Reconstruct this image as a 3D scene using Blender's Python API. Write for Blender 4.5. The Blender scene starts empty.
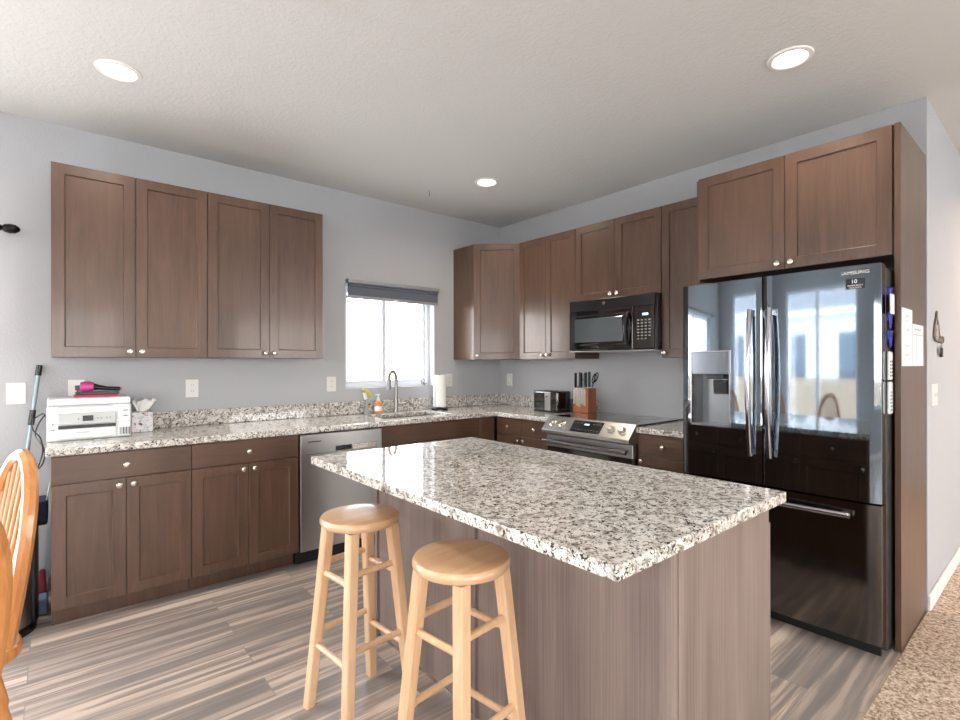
import bpy, bmesh, math, random
from mathutils import Vector, Matrix
random.seed(7)
R = math.radians; PI = math.pi
S = bpy.context.scene
COL = S.collection
# ------------------------------------------------------------------ camera
cd = bpy.data.cameras.new('camera'); cam = bpy.data.objects.new('camera', cd); COL.objects.link(cam)
cam.location = (-3.568, -3.902, 1.332)
cam.rotation_euler = (R(90), R(0.1), R(49.846 - 90))
cd.sensor_width = 36; cd.sensor_fit = 'HORIZONTAL'
cd.lens = 503.63 * 36 / 960; cd.shift_y = 3.8 / 960
cd.clip_start = .05; cd.clip_end = 200
S.camera = cam
# ------------------------------------------------------------------ world, colour management
S.view_settings.view_transform = 'Standard'; S.view_settings.look = 'None'
S.view_settings.gamma = 1; S.view_settings.use_curve_mapping = False
S.view_settings.exposure = 0.08
W = bpy.data.worlds.new('sky'); S.world = W; W.use_nodes = True
wn = W.node_tree.nodes; wl = W.node_tree.links
wb = wn['Background']; wb.inputs[1].default_value = 14.0
_tc = wn.new('ShaderNodeTexCoord'); _sx = wn.new('ShaderNodeSeparateXYZ'); _cr = wn.new('ShaderNodeValToRGB')
wl.new(_tc.outputs['Generated'], _sx.inputs[0]); wl.new(_sx.outputs['Z'], _cr.inputs[0]); wl.new(_cr.outputs[0], wb.inputs[0])
_cr.color_ramp.elements[0].position = 0.0; _cr.color_ramp.elements[0].color = (1, .97, .93, 1)
_cr.color_ramp.elements[1].position = .6; _cr.color_ramp.elements[1].color = (.86, .92, 1, 1)
CANP = 6.0     # watts of each recessed lamp

def portal(loc, rot, sx, sy):
    l = bpy.data.lights.new('window_daylight_portal', 'AREA'); l.shape = 'RECTANGLE'; l.size = sx; l.size_y = sy
    l.cycles.is_portal = True
    o = bpy.data.objects.new('window_daylight_portal', l); o.location = loc; o.rotation_euler = rot; COL.objects.link(o)
portal((-1.286, .10, 1.56), (R(-90), 0, 0), .9, .88)
portal((-4.95, .10, 1.03), (R(-90), 0, 0), 1.8, 2.05)
portal((-6.70, -1.50, 1.25), (0, R(-90), 0), 2.4, 1.9)
portal((-6.70, -5.2, 1.45), (0, R(-90), 0), 1.5, 2.4)
portal((-3.9, -8.10, 1.35), (R(90), 0, 0), 2.6, 1.9)
portal((.6, -8.10, 1.35), (R(90), 0, 0), 2.6, 1.9)

# ------------------------------------------------------------------ materials
def lin(c):
    if isinstance(c, str): c = tuple(int(c[i:i+2], 16) for i in (0, 2, 4))
    f = lambda v: (v/255/12.92) if v/255 <= .04045 else ((v/255+.055)/1.055)**2.4
    return (f(c[0]), f(c[1]), f(c[2]), 1)
def mat(name, col, rough=.5, metal=0, spec=.5, coat=0, emis=None, es=0, trans=0, alpha=1):
    m = bpy.data.materials.new(name); m.use_nodes = True
    b = m.node_tree.nodes['Principled BSDF']
    b.inputs['Base Color'].default_value = lin(col); b.inputs['Roughness'].default_value = rough
    b.inputs['Metallic'].default_value = metal; b.inputs['Specular IOR Level'].default_value = spec
    b.inputs['Coat Weight'].default_value = coat; b.inputs['Coat Roughness'].default_value = .08
    b.inputs['Transmission Weight'].default_value = trans
    if emis: b.inputs['Emission Color'].default_value = lin(emis); b.inputs['Emission Strength'].default_value = es
    return m
class NT:
    def __init__(s, m): s.m = m; s.n = m.node_tree.nodes; s.l = m.node_tree.links; s.b = s.n['Principled BSDF']
    def new(s, t, **k):
        n = s.n.new(t)
        for a, v in k.items(): setattr(n, a, v)
        return n
    def coord(s, scale=(1, 1, 1), rot=(0, 0, 0), geo=False):
        mp = s.new('ShaderNodeMapping'); mp.inputs['Scale'].default_value = scale; mp.inputs['Rotation'].default_value = rot
        if geo: s.l.new(s.new('ShaderNodeNewGeometry').outputs['Position'], mp.inputs[0])
        else: s.l.new(s.new('ShaderNodeTexCoord').outputs['Object'], mp.inputs[0])
        return mp.outputs[0]
    def noise(s, vec, scale, detail=4, rough=.5, dist=0):
        n = s.new('ShaderNodeTexNoise'); s.l.new(vec, n.inputs['Vector'])
        n.inputs['Scale'].default_value = scale; n.inputs['Detail'].default_value = detail
        n.inputs['Roughness'].default_value = rough; n.inputs['Distortion'].default_value = dist
        return n.outputs['Fac']
    def ramp(s, fac, stops, interp='LINEAR'):
        r = s.new('ShaderNodeValToRGB'); r.color_ramp.interpolation = interp
        e = r.color_ramp.elements
        while len(e) < len(stops): e.new(.5)
        for q, (p, c) in zip(e, stops): q.position = p; q.color = lin(c) if not isinstance(c, float) else (c, c, c, 1)
        s.l.new(fac, r.inputs[0]); return r.outputs[0]
    def mix(s, fac, a, b, mode='MIX'):
        x = s.new('ShaderNodeMix', data_type='RGBA', blend_type=mode)
        for v, i in ((fac, 0), (a, 6), (b, 7)):
            if isinstance(v, (int, float)): x.inputs[i].default_value = v
            elif isinstance(v, tuple): x.inputs[i].default_value = v
            else: s.l.new(v, x.inputs[i])
        return x.outputs[2]
    def base(s, o): s.l.new(o, s.b.inputs['Base Color'])
    def bump(s, h, strength=.3, dist=.001):
        b = s.new('ShaderNodeBump'); b.inputs['Strength'].default_value = strength; b.inputs['Distance'].default_value = dist
        s.l.new(h, b.inputs['Height']); s.l.new(b.outputs[0], s.b.inputs['Normal'])

def wood(name, dark, mid, light, rough=.4, vert=True, scale=1.0, coat=0, spec=.5, axis='Z', amt=.55):
    m = mat(name, mid, rough, coat=coat, spec=spec); t = NT(m)
    st = {'Z': (14, 14, 1.1), 'X': (1.1, 14, 14), 'Y': (14, 1.1, 14)}[axis]
    v = t.coord(tuple(a*scale for a in st))
    g = t.noise(v, 2.2, 6, .62, .8)
    v2 = t.coord((3, 3, 1.2)); blot = t.noise(v2, 1.6, 3, .5)
    c = t.ramp(g, [(.28, dark), (.5, mid), (.74, light)])
    c2 = t.ramp(blot, [(.3, dark), (.7, light)])
    t.base(t.mix(1-amt, c, c2)); t.bump(g, .08, .0006)
    return m
M = {}
M['cab'] = wood('cabinet_stain', '412e23', '563f31', '684e3e', .3, coat=.15)
M['cab_h'] = wood('cabinet_stain_drawer', '412e23', '563f31', '684e3e', .3, axis='X', coat=.15)
M['cab_hy'] = wood('cabinet_stain_drawer_y', '412e23', '563f31', '684e3e', .3, axis='Y', coat=.15)
M['cab_in'] = mat('cabinet_dark_interior', '2a211d', .7)
def laminate():
    m = mat('island_laminate', '8f7d76', .42); t = NT(m)
    a = t.noise(t.coord((80, 80, .6)), 3, 4, .6)
    b = t.noise(t.coord((5, 5, .5)), 2, 3, .5)
    c = t.ramp(a, [(.34, '675953'), (.5, '7a6b64'), (.66, '8c7e77')])
    d = t.ramp(b, [(.36, '6b5d57'), (.64, '93837b')])
    t.base(t.mix(.45, c, d)); return m
M['lam'] = laminate()
M['pine'] = wood('natural_pine', 'c49a72', 'd6b08a', 'e0c0a0', .33, coat=.25, amt=.7)
M['pine_seat'] = wood('natural_pine_seat', 'bb9069', 'caa27c', 'd5b28f', .3, axis='X', scale=.7, coat=.35, amt=.7)
M['oak'] = wood('golden_oak', 'a8682f', 'c8874a', 'dda267', .28, coat=.5, amt=.75)
M['block'] = wood('knife_block_wood', '7d4529', '965636', 'a96c45', .35)
def granite():
    m = mat('granite', 'cfcac2', .045, coat=0, spec=.5); t = NT(m)
    v = t.coord((1, 1, 1), geo=True)
    g1 = t.noise(v, 38, 5, .6, .7)
    c = t.ramp(g1, [(.36, '8a837b'), (.44, 'b5afa7'), (.50, 'd3cfc8'), (.66, 'e4e1db')])
    g2 = t.noise(v, 85, 3, .55, 1.2)
    blk = t.ramp(g2, [(.405, 1.0), (.44, 0.0)])
    g3 = t.noise(t.coord((1, 1, 1), (0, 0, .5), geo=True), 55, 4, .6, 1.0)
    brn = t.ramp(g3, [(.34, 1.0), (.40, 0.0)])
    c = t.mix(brn, c, lin('7d7068'))
    c = t.mix(blk, c, lin('35322f'))
    t.base(c); return m
M['granite'] = granite()
def floor_mat():
    m = mat('floor_planks', '9c8f85', .36, spec=.45); t = NT(m)
    v = t.coord((1, 1, 1), geo=True)
    br = t.new('ShaderNodeTexBrick'); t.l.new(v, br.inputs['Vector'])
    br.offset = .37; br.offset_frequency = 2; br.squash = 1
    br.inputs['Scale'].default_value = 1; br.inputs['Brick Width'].default_value = 1.22
    br.inputs['Row Height'].default_value = .152; br.inputs['Mortar Size'].default_value = .0016
    br.inputs['Mortar Smooth'].default_value = .1; br.inputs['Bias'].default_value = 0
    br.inputs['Color1'].default_value = (0, 0, 0, 1); br.inputs['Color2'].default_value = (1, 1, 1, 1); br.inputs['Mortar'].default_value = (.5, .5, .5, 1)
    # per-plank shift of the grain
    ml = t.new('ShaderNodeVectorMath', operation='MULTIPLY'); t.l.new(br.outputs['Color'], ml.inputs[0]); ml.inputs[1].default_value = (9, 31, 17)
    ad = t.new('ShaderNodeVectorMath', operation='ADD'); t.l.new(v, ad.inputs[0]); t.l.new(ml.outputs[0], ad.inputs[1])
    mp = t.new('ShaderNodeMapping'); mp.inputs['Scale'].default_value = (.55, 15, 1); t.l.new(ad.outputs[0], mp.inputs[0])
    g = t.noise(mp.outputs[0], 1.5, 5, .6, .6)
    mp2 = t.new('ShaderNodeMapping'); mp2.inputs['Scale'].default_value = (3, 70, 1); t.l.new(ad.outputs[0], mp2.inputs[0])
    g2 = t.noise(mp2.outputs[0], 1.2, 4, .6)
    c = t.ramp(g, [(.38, '46352a'), (.45, '725d4d'), (.51, 'a59688'), (.57, 'e4dbd1')])
    c2 = t.ramp(g2, [(.3, '7c6d63'), (.7, 'bdb2a8')])
    c = t.mix(.22, c, c2)
    tone = t.ramp(br.outputs['Color'], [(0, '9a8c82'), (.5, 'c6bcb3'), (1, 'fbf7f2')])
    c = t.mix(.85, c, tone, 'MULTIPLY')
    c = t.mix(1.0, c, lin('fff0e2'), 'MULTIPLY')
    c = t.mix(br.outputs['Fac'], c, lin('5c5049'))
    t.base(t.mix(.18, c, (1, 1, 1, 1), 'SCREEN'))
    t.bump(g2, .06, .0008); return m
M['floor'] = floor_mat()
def plaster(name, col, sc, st):
    m = mat(name, col, .75, spec=.25); t = NT(m)
    v = t.coord(geo=True); n = t.noise(v, sc, 3, .55, .3)
    t.bump(t.ramp(n, [(.42, 0.0), (.6, 1.0)]), st, .003); return m
M['wall'] = plaster('wall_paint', 'b0b1b4', 95, .2)
M['ceil'] = plaster('ceiling_texture', 'd2d1ce', 60, .28)
def carpet():
    m = mat('carpet_pile', 'b39a80', .95, spec=.1); t = NT(m)
    v = t.coord(geo=True); n = t.noise(v, 75, 4, .7, .6)
    t.base(t.ramp(n, [(.36, '7d6553'), (.45, 'b39a85'), (.53, 'd3bfab'), (.64, 'ecdecf')]))
    t.bump(n, 1.0, .012); return m
M['carpet'] = carpet()
M['white'] = mat('white_paint', 'e9e8e6', .4)
M['plate'] = mat('white_plate_plastic', 'dad9d5', .35)
M['vinyl'] = mat('white_vinyl', 'dfe3ea', .35)
def steel(name, col, rough, ax=(1, 1, 120), amt=.06):
    m = mat(name, col, rough, 1.0); t = NT(m)
    n = t.noise(t.coord(ax), 3, 3, .6)
    r = t.new('ShaderNodeMapRange'); r.inputs['To Min'].default_value = rough-amt/2; r.inputs['To Max'].default_value = rough+amt
    t.l.new(n, r.inputs[0]); t.l.new(r.outputs[0], t.b.inputs['Roughness']); return m
M['steel'] = steel('stainless_steel', 'aaa8a6', .3)
M['bsteel'] = steel('black_stainless', '828c95', .045, (2, 2, 60), .015)
M['bsteel_d'] = steel('black_stainless_drawer', '6d6a68', .1, (2, 2, 60), .02)
M['handle'] = mat('handle_steel', 'a7a4aa', .16, 1.0)
M['nickel'] = mat('satin_nickel', 'd3cdc4', .25, 1.0)
M['chrome'] = mat('brushed_faucet', '8d8a86', .34, 1.0)
M['fside'] = mat('fridge_side', '4a4644', .35, .6)
M['black'] = mat('black_plastic', '101114', .25)
M['bglass'] = mat('black_glass', '07090d', .04, spec=.8, coat=1)
M['blackm'] = mat('matte_black', '121212', .6)
M['panelgrey'] = mat('grey_control_panel', '8d9299', .12, .8)
M['cavity'] = mat('dispenser_cavity', '8b8f93', .2, .8)
M['door_window'] = mat('microwave_window', '6f7b80', .08, .6, coat=1)
M['shade'] = mat('shade_fabric', '5b606b', .8)
M['shade_rail'] = mat('shade_rail', '9a9ba0', .4, .3)
M['whitepl'] = mat('printer_white', 'd6d9da', .35)
M['printergrey'] = mat('printer_light_grey', 'b9bdbc', .4)
M['dark'] = mat('dark_grey', '2b2d31', .45)
M['pink'] = mat('hot_pink', 'c23a86', .3, coat=.4)
M['magenta'] = mat('crimson_case', 'b01a4a', .45)
M['teal_dark'] = mat('dark_teal_grey', '34454a', .4)
M['tissue'] = mat('white_tissue', 'f0f0ee', .9)
M['paper'] = mat('white_paper', 'dddbda', .8)
M['ink'] = mat('grey_ink', '6f6d70', .8)
M['inkl'] = mat('pale_ink', 'a9a7aa', .8)
M['orange'] = mat('orange_soap', 'e08a52', .3, coat=.3)
M['clear'] = mat('clear_plastic', 'e9ecea', .15)
M['yellow'] = mat('yellow_green_scrubber', 'b9ad5a', .7)
M['greyp'] = mat('grey_plastic', '9a9c98', .4)
M['blue'] = mat('blue_plastic', '2b2f9c', .35)
M['navy'] = mat('navy_cloth', '1c2145', .7)
M['purple'] = mat('purple_fringe', '8a5aa8', .5)
M['red'] = mat('dark_red_plastic', '8a2338', .4)
M['slate'] = mat('slate_blue_plastic', '5d6b82', .5)
M['mopgrey'] = mat('mop_pole_grey', '8b979c', .35, .5)
M['bronze'] = mat('black_bronze', '14100f', .25, .6)
M['pewter'] = mat('pewter', '8b7f78', .35, .9)
M['rug'] = mat('khaki_plastic', '776f5c', .5)
M['emit'] = mat('lamp_lens', 'ffffff', .5, emis='fff4e6', es=14)
M['emit_warm'] = mat('lamp_lens_warm', 'ffffff', .5, emis='ffdfb8', es=9)
M['led'] = mat('led_digits', 'bfe0ff', .5, emis='bfe0ff', es=1.2)
M['siding'] = mat('pale_siding', 'd4d6d8', .8)
M['roofm'] = mat('grey_shingles', '77777a', .9)
M['bounce_ground'] = mat('pale_bounce_ground', 'e6e3de', .95)  # very pale so the ground throws daylight up through the windows
M['fencem'] = mat('wood_fence', '9a8a78', .9)
M['dwin'] = mat('dark_house_window', '5a6672', .1, .3)
def glass():
    m = bpy.data.materials.new('window_glass'); m.use_nodes = True; n = m.node_tree.nodes; l = m.node_tree.links; n.clear()
    o = n.new('ShaderNodeOutputMaterial'); t = n.new('ShaderNodeBsdfTransparent'); g = n.new('ShaderNodeBsdfGlossy'); g.inputs['Roughness'].default_value = .01
    x = n.new('ShaderNodeMixShader'); x.inputs[0].default_value = .07
    l.new(t.outputs[0], x.inputs[1]); l.new(g.outputs[0], x.inputs[2]); l.new(x.outputs[0], o.inputs[0]); return m
M['glass'] = glass()
def box_print():
    m = mat('floral_tissue_box', 'e3e3e6', .6); t = NT(m)
    n = t.noise(t.coord(), 45, 2, .5, .5)
    t.base(t.ramp(n, [(.33, '3f4a4e'), (.39, 'd9c9cf'), (.5, 'e6e6e8'), (.68, 'b9c4cc')])); return m
M['tissuebox'] = box_print()

# ------------------------------------------------------------------ geometry helpers
org = {}
class MB:
    def __init__(s, f=None): s.bm = bmesh.new(); s.f = f or (lambda x, y, z: (x, y, z))
    def v(s, p): return s.bm.verts.new(s.f(*p))
    def face(s, vs):
        try: return s.bm.faces.new(vs)
        except ValueError: return None
    def box(s, x0, x1, y0, y1, z0, z1):
        c = [s.v((x, y, z)) for x in (x0, x1) for y in (y0, y1) for z in (z0, z1)]
        for q in ((0, 1, 3, 2), (4, 6, 7, 5), (0, 4, 5, 1), (2, 3, 7, 6), (0, 2, 6, 4), (1, 5, 7, 3)): s.face([c[i] for i in q])
        return s
    def loops(s, rings, cap0=True, cap1=True, closed=False):
        rs = [[s.v(p) for p in r] for r in rings]; n = len(rs[0])
        for a, b in list(zip(rs, rs[1:])) + ([(rs[-1], rs[0])] if closed else []):
            for i in range(n): s.face([a[i], a[(i+1) % n], b[(i+1) % n], b[i]])
        if not closed:
            if cap0: s.face(rs[0][::-1])
            if cap1: s.face(rs[-1])
        return s
    def panel(s, u0, u1, z0, z1, prof):   # nested rectangles (inset, depth)
        return s.loops([[(u0+i, d, z0+i), (u1-i, d, z0+i), (u1-i, d, z1-i), (u0+i, d, z1-i)] for i, d in prof])
    def lathe(s, prof, c=(0, 0, 0), n=24, ax='z', cap0=True, cap1=True):
        rr = []
        for r, h in prof:
            ring = []
            for k in range(n):
                a = 2*PI*k/n; p, q = r*math.cos(a), r*math.sin(a)
                if ax == 'z': ring.append((c[0]+p, c[1]+q, c[2]+h))
                elif ax == 'y': ring.append((c[0]+p, c[1]+h, c[2]+q))
                else: ring.append((c[0]+h, c[1]+p, c[2]+q))
            rr.append(ring)
        return s.loops(rr, cap0, cap1)
    def rod(s, a, b, r0, r1=None, n=12, sq=False):
        r1 = r0 if r1 is None else r1; a = Vector(a); b = Vector(b); d = (b-a).normalized()
        up = Vector((0, 0, 1)) if abs(d.z) < .95 else Vector((1, 0, 0))
        e = d.cross(up).normalized(); g = e.cross(d)
        def ring(c, r): return [tuple(c+e*math.cos(2*PI*k/n+PI/n)*r+g*math.sin(2*PI*k/n+PI/n)*r) for k in range(n)]
        return s.loops([ring(a, r0), ring(b, r1)])
    def tube(s, pts, r, n=10, closed=False, flat=None):
        P = [Vector(p) for p in pts]; rr = r if isinstance(r, (list, tuple)) else [r]*len(P)
        rings = []; prev = None
        for i, p in enumerate(P):
            if closed: d = P[(i+1) % len(P)]-P[i-1]
            else: d = (P[min(i+1, len(P)-1)]-P[max(i-1, 0)])
            d.normalize()
            if prev is None:
                up = Vector(flat) if flat else (Vector((0, 0, 1)) if abs(d.z) < .9 else Vector((0, 1, 0)))
            else: up = prev
            if flat: up = Vector(flat)
            e = d.cross(up).normalized(); g = e.cross(d).normalized(); prev = g
            rings.append([tuple(p+e*math.cos(2*PI*k/n+PI/n)*rr[i]+g*math.sin(2*PI*k/n+PI/n)*rr[i]) for k in range(n)])
        return s.loops(rings, closed=closed)
    def prism(s, poly, z0, z1): return s.loops([[(x, y, z0) for x, y in poly], [(x, y, z1) for x, y in poly]])
    def cells(s, us, vs, keep, t0, t1, f):
        """slab of grid cells with holes; f(u,v,t) gives the point"""
        g = {}
        def V(i, j, k):
            if (i, j, k) not in g: g[(i, j, k)] = s.v(f(us[i], vs[j], (t0, t1)[k]))
            return g[(i, j, k)]
        K = [[keep((us[i]+us[i+1])/2, (vs[j]+vs[j+1])/2) for j in range(len(vs)-1)] for i in range(len(us)-1)]
        I, J = len(us)-1, len(vs)-1
        for i in range(I):
            for j in range(J):
                if not K[i][j]: continue
                for k in (0, 1): s.face([V(i, j, k), V(i+1, j, k), V(i+1, j+1, k), V(i, j+1, k)])
                for (di, dj, a, b) in ((-1, 0, (i, j), (i, j+1)), (1, 0, (i+1, j), (i+1, j+1)), (0, -1, (i, j), (i+1, j)), (0, 1, (i, j+1), (i+1, j+1))):
                    ii, jj = i+di, j+dj
                    if 0 <= ii < I and 0 <= jj < J and K[ii][jj]: continue
                    s.face([V(*a, 0), V(*b, 0), V(*b, 1), V(*a, 1)])
        return s
    def build(s, name, m, parent=None, bevel=0, seg=2, smooth=False, at=None, sub=0):
        bmesh.ops.recalc_face_normals(s.bm, faces=s.bm.faces)
        if parent is not None: o_ = org[parent.name]
        elif at is not None: o_ = Vector(at)
        else:
            xs = [v.co for v in s.bm.verts]
            o_ = Vector(((min(c.x for c in xs)+max(c.x for c in xs))/2, (min(c.y for c in xs)+max(c.y for c in xs))/2, min(c.z for c in xs)))
        for v in s.bm.verts: v.co -= o_
        me = bpy.data.meshes.new(name)
        if smooth:
            for f in s.bm.faces: f.smooth = True
        s.bm.to_mesh(me); s.bm.free(); me.materials.append(M[m])
        if smooth:
            try: me.set_sharp_from_angle(angle=R(40))
            except Exception: pass
        ob = bpy.data.objects.new(name, me); COL.objects.link(ob)
        if parent is not None: ob.parent = parent
        else: ob.location = o_
        org[ob.name] = o_
        if bevel:
            b = ob.modifiers.new('bevel', 'BEVEL'); b.width = bevel; b.segments = seg; b.limit_method = 'ANGLE'; b.angle_limit = R(40)
        if sub:
            q = ob.modifiers.new('sub', 'SUBSURF'); q.levels = sub; q.render_levels = sub
        return ob
def tag(o, label, cat, group=None, kind=None):
    o['label'] = label; o['category'] = cat
    if group: o['group'] = group
    if kind: o['kind'] = kind
    return o
def thing(name, label, cat, loc, group=None):
    o = bpy.data.objects.new(name, None); COL.objects.link(o); o.location = loc; o.empty_display_size = .05
    org[o.name] = Vector(loc); return tag(o, label, cat, group)
def struct(name, mb, m, label, cat, **k): return tag(mb.build(name, m, **k), label, cat, kind='structure')
def copy_tree(src, label):
    r = src.copy(); COL.objects.link(r); r['label'] = label; org[r.name] = Vector((0, 0, 0))
    for ch in list(src.children):
        c = ch.copy(); COL.objects.link(c); c.parent = r
        for g in ch.children:
            d = g.copy(); COL.objects.link(d); d.parent = c
    return r
def text(name, s_, size, loc, rotm, m, parent, ext=.0004, align='CENTER', sx=1):
    c = bpy.data.curves.new(name, 'FONT'); c.body = s_; c.size = size; c.extrude = ext; c.align_x = align; c.align_y = 'CENTER'
    tmp = bpy.data.objects.new('tmp', c); COL.objects.link(tmp); bpy.context.view_layer.update()
    me = bpy.data.meshes.new_from_object(tmp.evaluated_get(bpy.context.evaluated_depsgraph_get())); bpy.data.objects.remove(tmp)
    me.materials.clear(); me.materials.append(M[m]); o = bpy.data.objects.new(name, me); COL.objects.link(o); o.parent = parent
    L = Vector(loc)-org[parent.name]; o.matrix_local = Matrix.Translation(L) @ rotm.to_4x4() @ Matrix.Diagonal((sx, 1, 1, 1)); org[o.name] = Vector(loc)
    return o
RA = Matrix(((1, 0, 0), (0, 0, -1), (0, 1, 0)))           # reads on a face that looks to -y
RB = Matrix(((0, 0, -1), (-1, 0, 0), (0, 1, 0)))          # reads on a face that looks to -x
FA = lambda u, d, z: (u, -d, z)                            # wall of the window: u to the right, d out of the wall
FB = lambda u, d, z: (-d, -u, z)                           # wall of the range

# ------------------------------------------------------------------ room shell
H = 2.757; XL = -6.6; YB = -8.0; XR = 3.6; YH = -3.385
fl = MB(); fl.prism([(XL, YB), (XL, 0), (0, 0), (0, YH), (-2.35, YH), (-2.35, YB)], -.06, 0)
struct('floor', fl, 'floor', 'grey brown wood look plank floor of the kitchen', 'floor')
cp = MB(); cp.prism([(-2.349, YB), (-2.349, YH-.001), (XR, YH-.001), (XR, YB)], -.06, .006)
struct('floor_carpet', cp, 'carpet', 'beige speckled carpet beside the tall fridge panel', 'carpet')
ce = MB(); ce.box(XL, XR, YB, 0, H, H+.1)
struct('ceiling', ce, 'ceil', 'off white textured ceiling with recessed lights', 'ceiling')
def wallA():
    us = [XL-.12, -5.85, -4.05, -1.733, -.84, .12]; vs = [0, 1.13, 2.0, 2.06, H]
    def keep(u, v):
        if -5.85 < u < -4.05 and v < 2.06: return False
        if -1.733 < u < -.84 and 1.13 < v < 2.0: return False
        return True
    m = MB(); m.cells(us, vs, keep, 0, .16, lambda u, v, t: (u, t, v)); return m
struct('wall_back', wallA(), 'wall', 'pale grey wall with the kitchen window over the sink', 'wall')
m = MB(); m.box(0, .12, YH, -.001, 0, H); m.box(.121, XR, YH, YH+.12, 0, H)
struct('wall_right', m, 'wall', 'pale grey wall behind the range and on round into the hall', 'wall')
def wallL():
    us = [YB, -6.4, -4.0, -2.45, -.55, -.001]; vs = [0, .7, 2.2, 2.45, H]
    def keep(u, v):
        if -2.45 < u < -.55 and v < 2.45: return False
        if -6.4 < u < -4.0 and .7 < v < 2.2: return False
        return True
    m = MB(); m.cells(us, vs, keep, 0, .16, lambda u, v, t: (XL-t, u, v)); return m
struct('wall_left', wallL(), 'wall', 'grey dining room wall with a wide glass door', 'wall')
def wallN():
    us = [XL, -5.2, -2.6, -.7, 1.9, XR]; vs = [0, .4, 2.3, H]
    m = MB(); m.cells(us, vs, lambda u, v: not ((-5.2 < u < -2.6 or -.7 < u < 1.9) and .4 < v < 2.3), 0, .16, lambda u, v, t: (u, YB-t, v)); return m
struct('wall_front', wallN(), 'wall', 'grey living room wall with two windows behind the camera', 'wall')
m = MB(); m.box(XR, XR+.12, YB, YH+.12, 0, H); struct('wall_hall_end', m, 'wall', 'far end wall of the hall', 'wall')
def base(name, mb, lab): struct(name, mb, 'white', lab, 'baseboard', bevel=.004)
m = MB(); m.box(-4.04, -3.60, -.013, -.0005, 0, .088); base('baseboard_back', m, 'short white baseboard left of the base cabinets')
m = MB(); m.box(.0, XR, YH-.014, YH-.0005, .0065, .088); base('baseboard_right', m, 'white baseboard along the hall wall above the carpet')
m = MB(); m.box(XL+.0005, XL+.013, YB, -2.5, 0, .088); base('baseboard_left', m, 'white baseboard of the dining room wall')

# kitchen window
def win(name, label, x0, x1, z0, z1, split, latch=True):
    t = thing(name, label, 'window', ((x0+x1)/2, .1, z0)); t['kind'] = 'structure'
    f = MB(); w = .032
    us = [x0+.001, x0+w, split-.02, split+.02, x1-w, x1-.001]; vs = [z0+.001, z0+w, z1-w, z1-.001]
    f.cells(us, vs, lambda u, v: not ((x0+w < u < split-.02 or split+.02 < u < x1-w) and z0+w < v < z1-w), .085, .135, lambda u, v, q: (u, q, v))
    f.build('window_frame', 'vinyl', t, bevel=.004)
    for a, b, y in ((x0+w, split+.012, .098), (split-.012, x1-w, .112)):
        s_ = MB(); q = .028
        s_.cells([a, a+q, b-q, b], [z0+w, z0+w+q, z1-w-q, z1-w], lambda u, v: not (a+q < u < b-q and z0+w+q < v < z1-w-q), y-.01, y+.01, lambda u, v, k: (u, k, v))
        sa = s_.build('sash', 'vinyl', t, bevel=.003)
        g = MB(); g.box(a+q, b-q, y-.002, y+.002, z0+w+q, z1-w-q); g.build('pane', 'glass', sa)
    if latch:
        l = MB(); l.box(split-.014, split+.002, .078, .088, (z0+z1)/2-.04, (z0+z1)/2+.01); l.build('latch', 'vinyl', t, bevel=.003)
    return t
win('window_1', 'white sliding window over the kitchen sink', -1.733, -.84, 1.13, 2.0, -1.325)
t = win('window_2', 'glass patio door beyond the left edge of the kitchen', -5.85, -4.05, .0, 2.06, -4.95, False)
def win_yz(name, label, X, y0, y1, z0, z1, mull, sg):
    t = thing(name, label, 'window', (X, (y0+y1)/2, z0)); t['kind'] = 'structure'
    us = [y0+.001, y0+.05]; 
    for q in mull: us += [q-.04, q+.04]
    us += [y1-.05, y1-.001]; vs = [z0+.001, z0+.05, z1-.05, z1-.001]
    holes = [(us[i], us[i+1]) for i in range(1, len(us)-1, 2)]
    f = MB(); f.cells(us, vs, lambda u, v: not (any(a < u < b for a, b in holes) and z0+.05 < v < z1-.05), .05, .11, lambda u, v, k: (X+sg*k, u, v))
    f.build('window_frame', 'vinyl', t, bevel=.004)
    for a, b in holes:
        g = MB(); g.box(min(X+sg*.078, X+sg*.082), max(X+sg*.078, X+sg*.082), a, b, z0+.05, z1-.05); g.build('pane', 'glass', t)
win_yz('window_3', 'wide glass door in the dining room wall', XL, -2.45, -.55, 0, 2.45, [-1.43], -1)
win_yz('window_4', 'side window of the living room', XL, -6.4, -4.0, .7, 2.2, [-5.2], -1)
def win_xz(name, label, Y, x0, x1, z0, z1):
    t = thing(name, label, 'window', ((x0+x1)/2, Y, z0)); t['kind'] = 'structure'; c = (x0+x1)/2
    us = [x0+.001, x0+.05, c-.03, c+.03, x1-.05, x1-.001]; vs = [z0+.001, z0+.05, z1-.05, z1-.001]
    f = MB(); f.cells(us, vs, lambda u, v: not ((x0+.05 < u < c-.03 or c+.03 < u < x1-.05) and z0+.05 < v < z1-.05), .05, .11, lambda u, v, k: (u, Y-k, v))
    f.build('window_frame', 'vinyl', t, bevel=.004)
    for a, b in ((x0+.05, c-.03), (c+.03, x1-.05)):
        g = MB(); g.box(a, b, Y-.082, Y-.078, z0+.05, z1-.05); g.build('pane', 'glass', t)
win_xz('window_5', 'left living room window behind the camera', YB, -5.2, -2.6, .4, 2.3)
win_xz('window_6', 'right living room window behind the camera', YB, -.7, 1.9, .4, 2.3)

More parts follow.
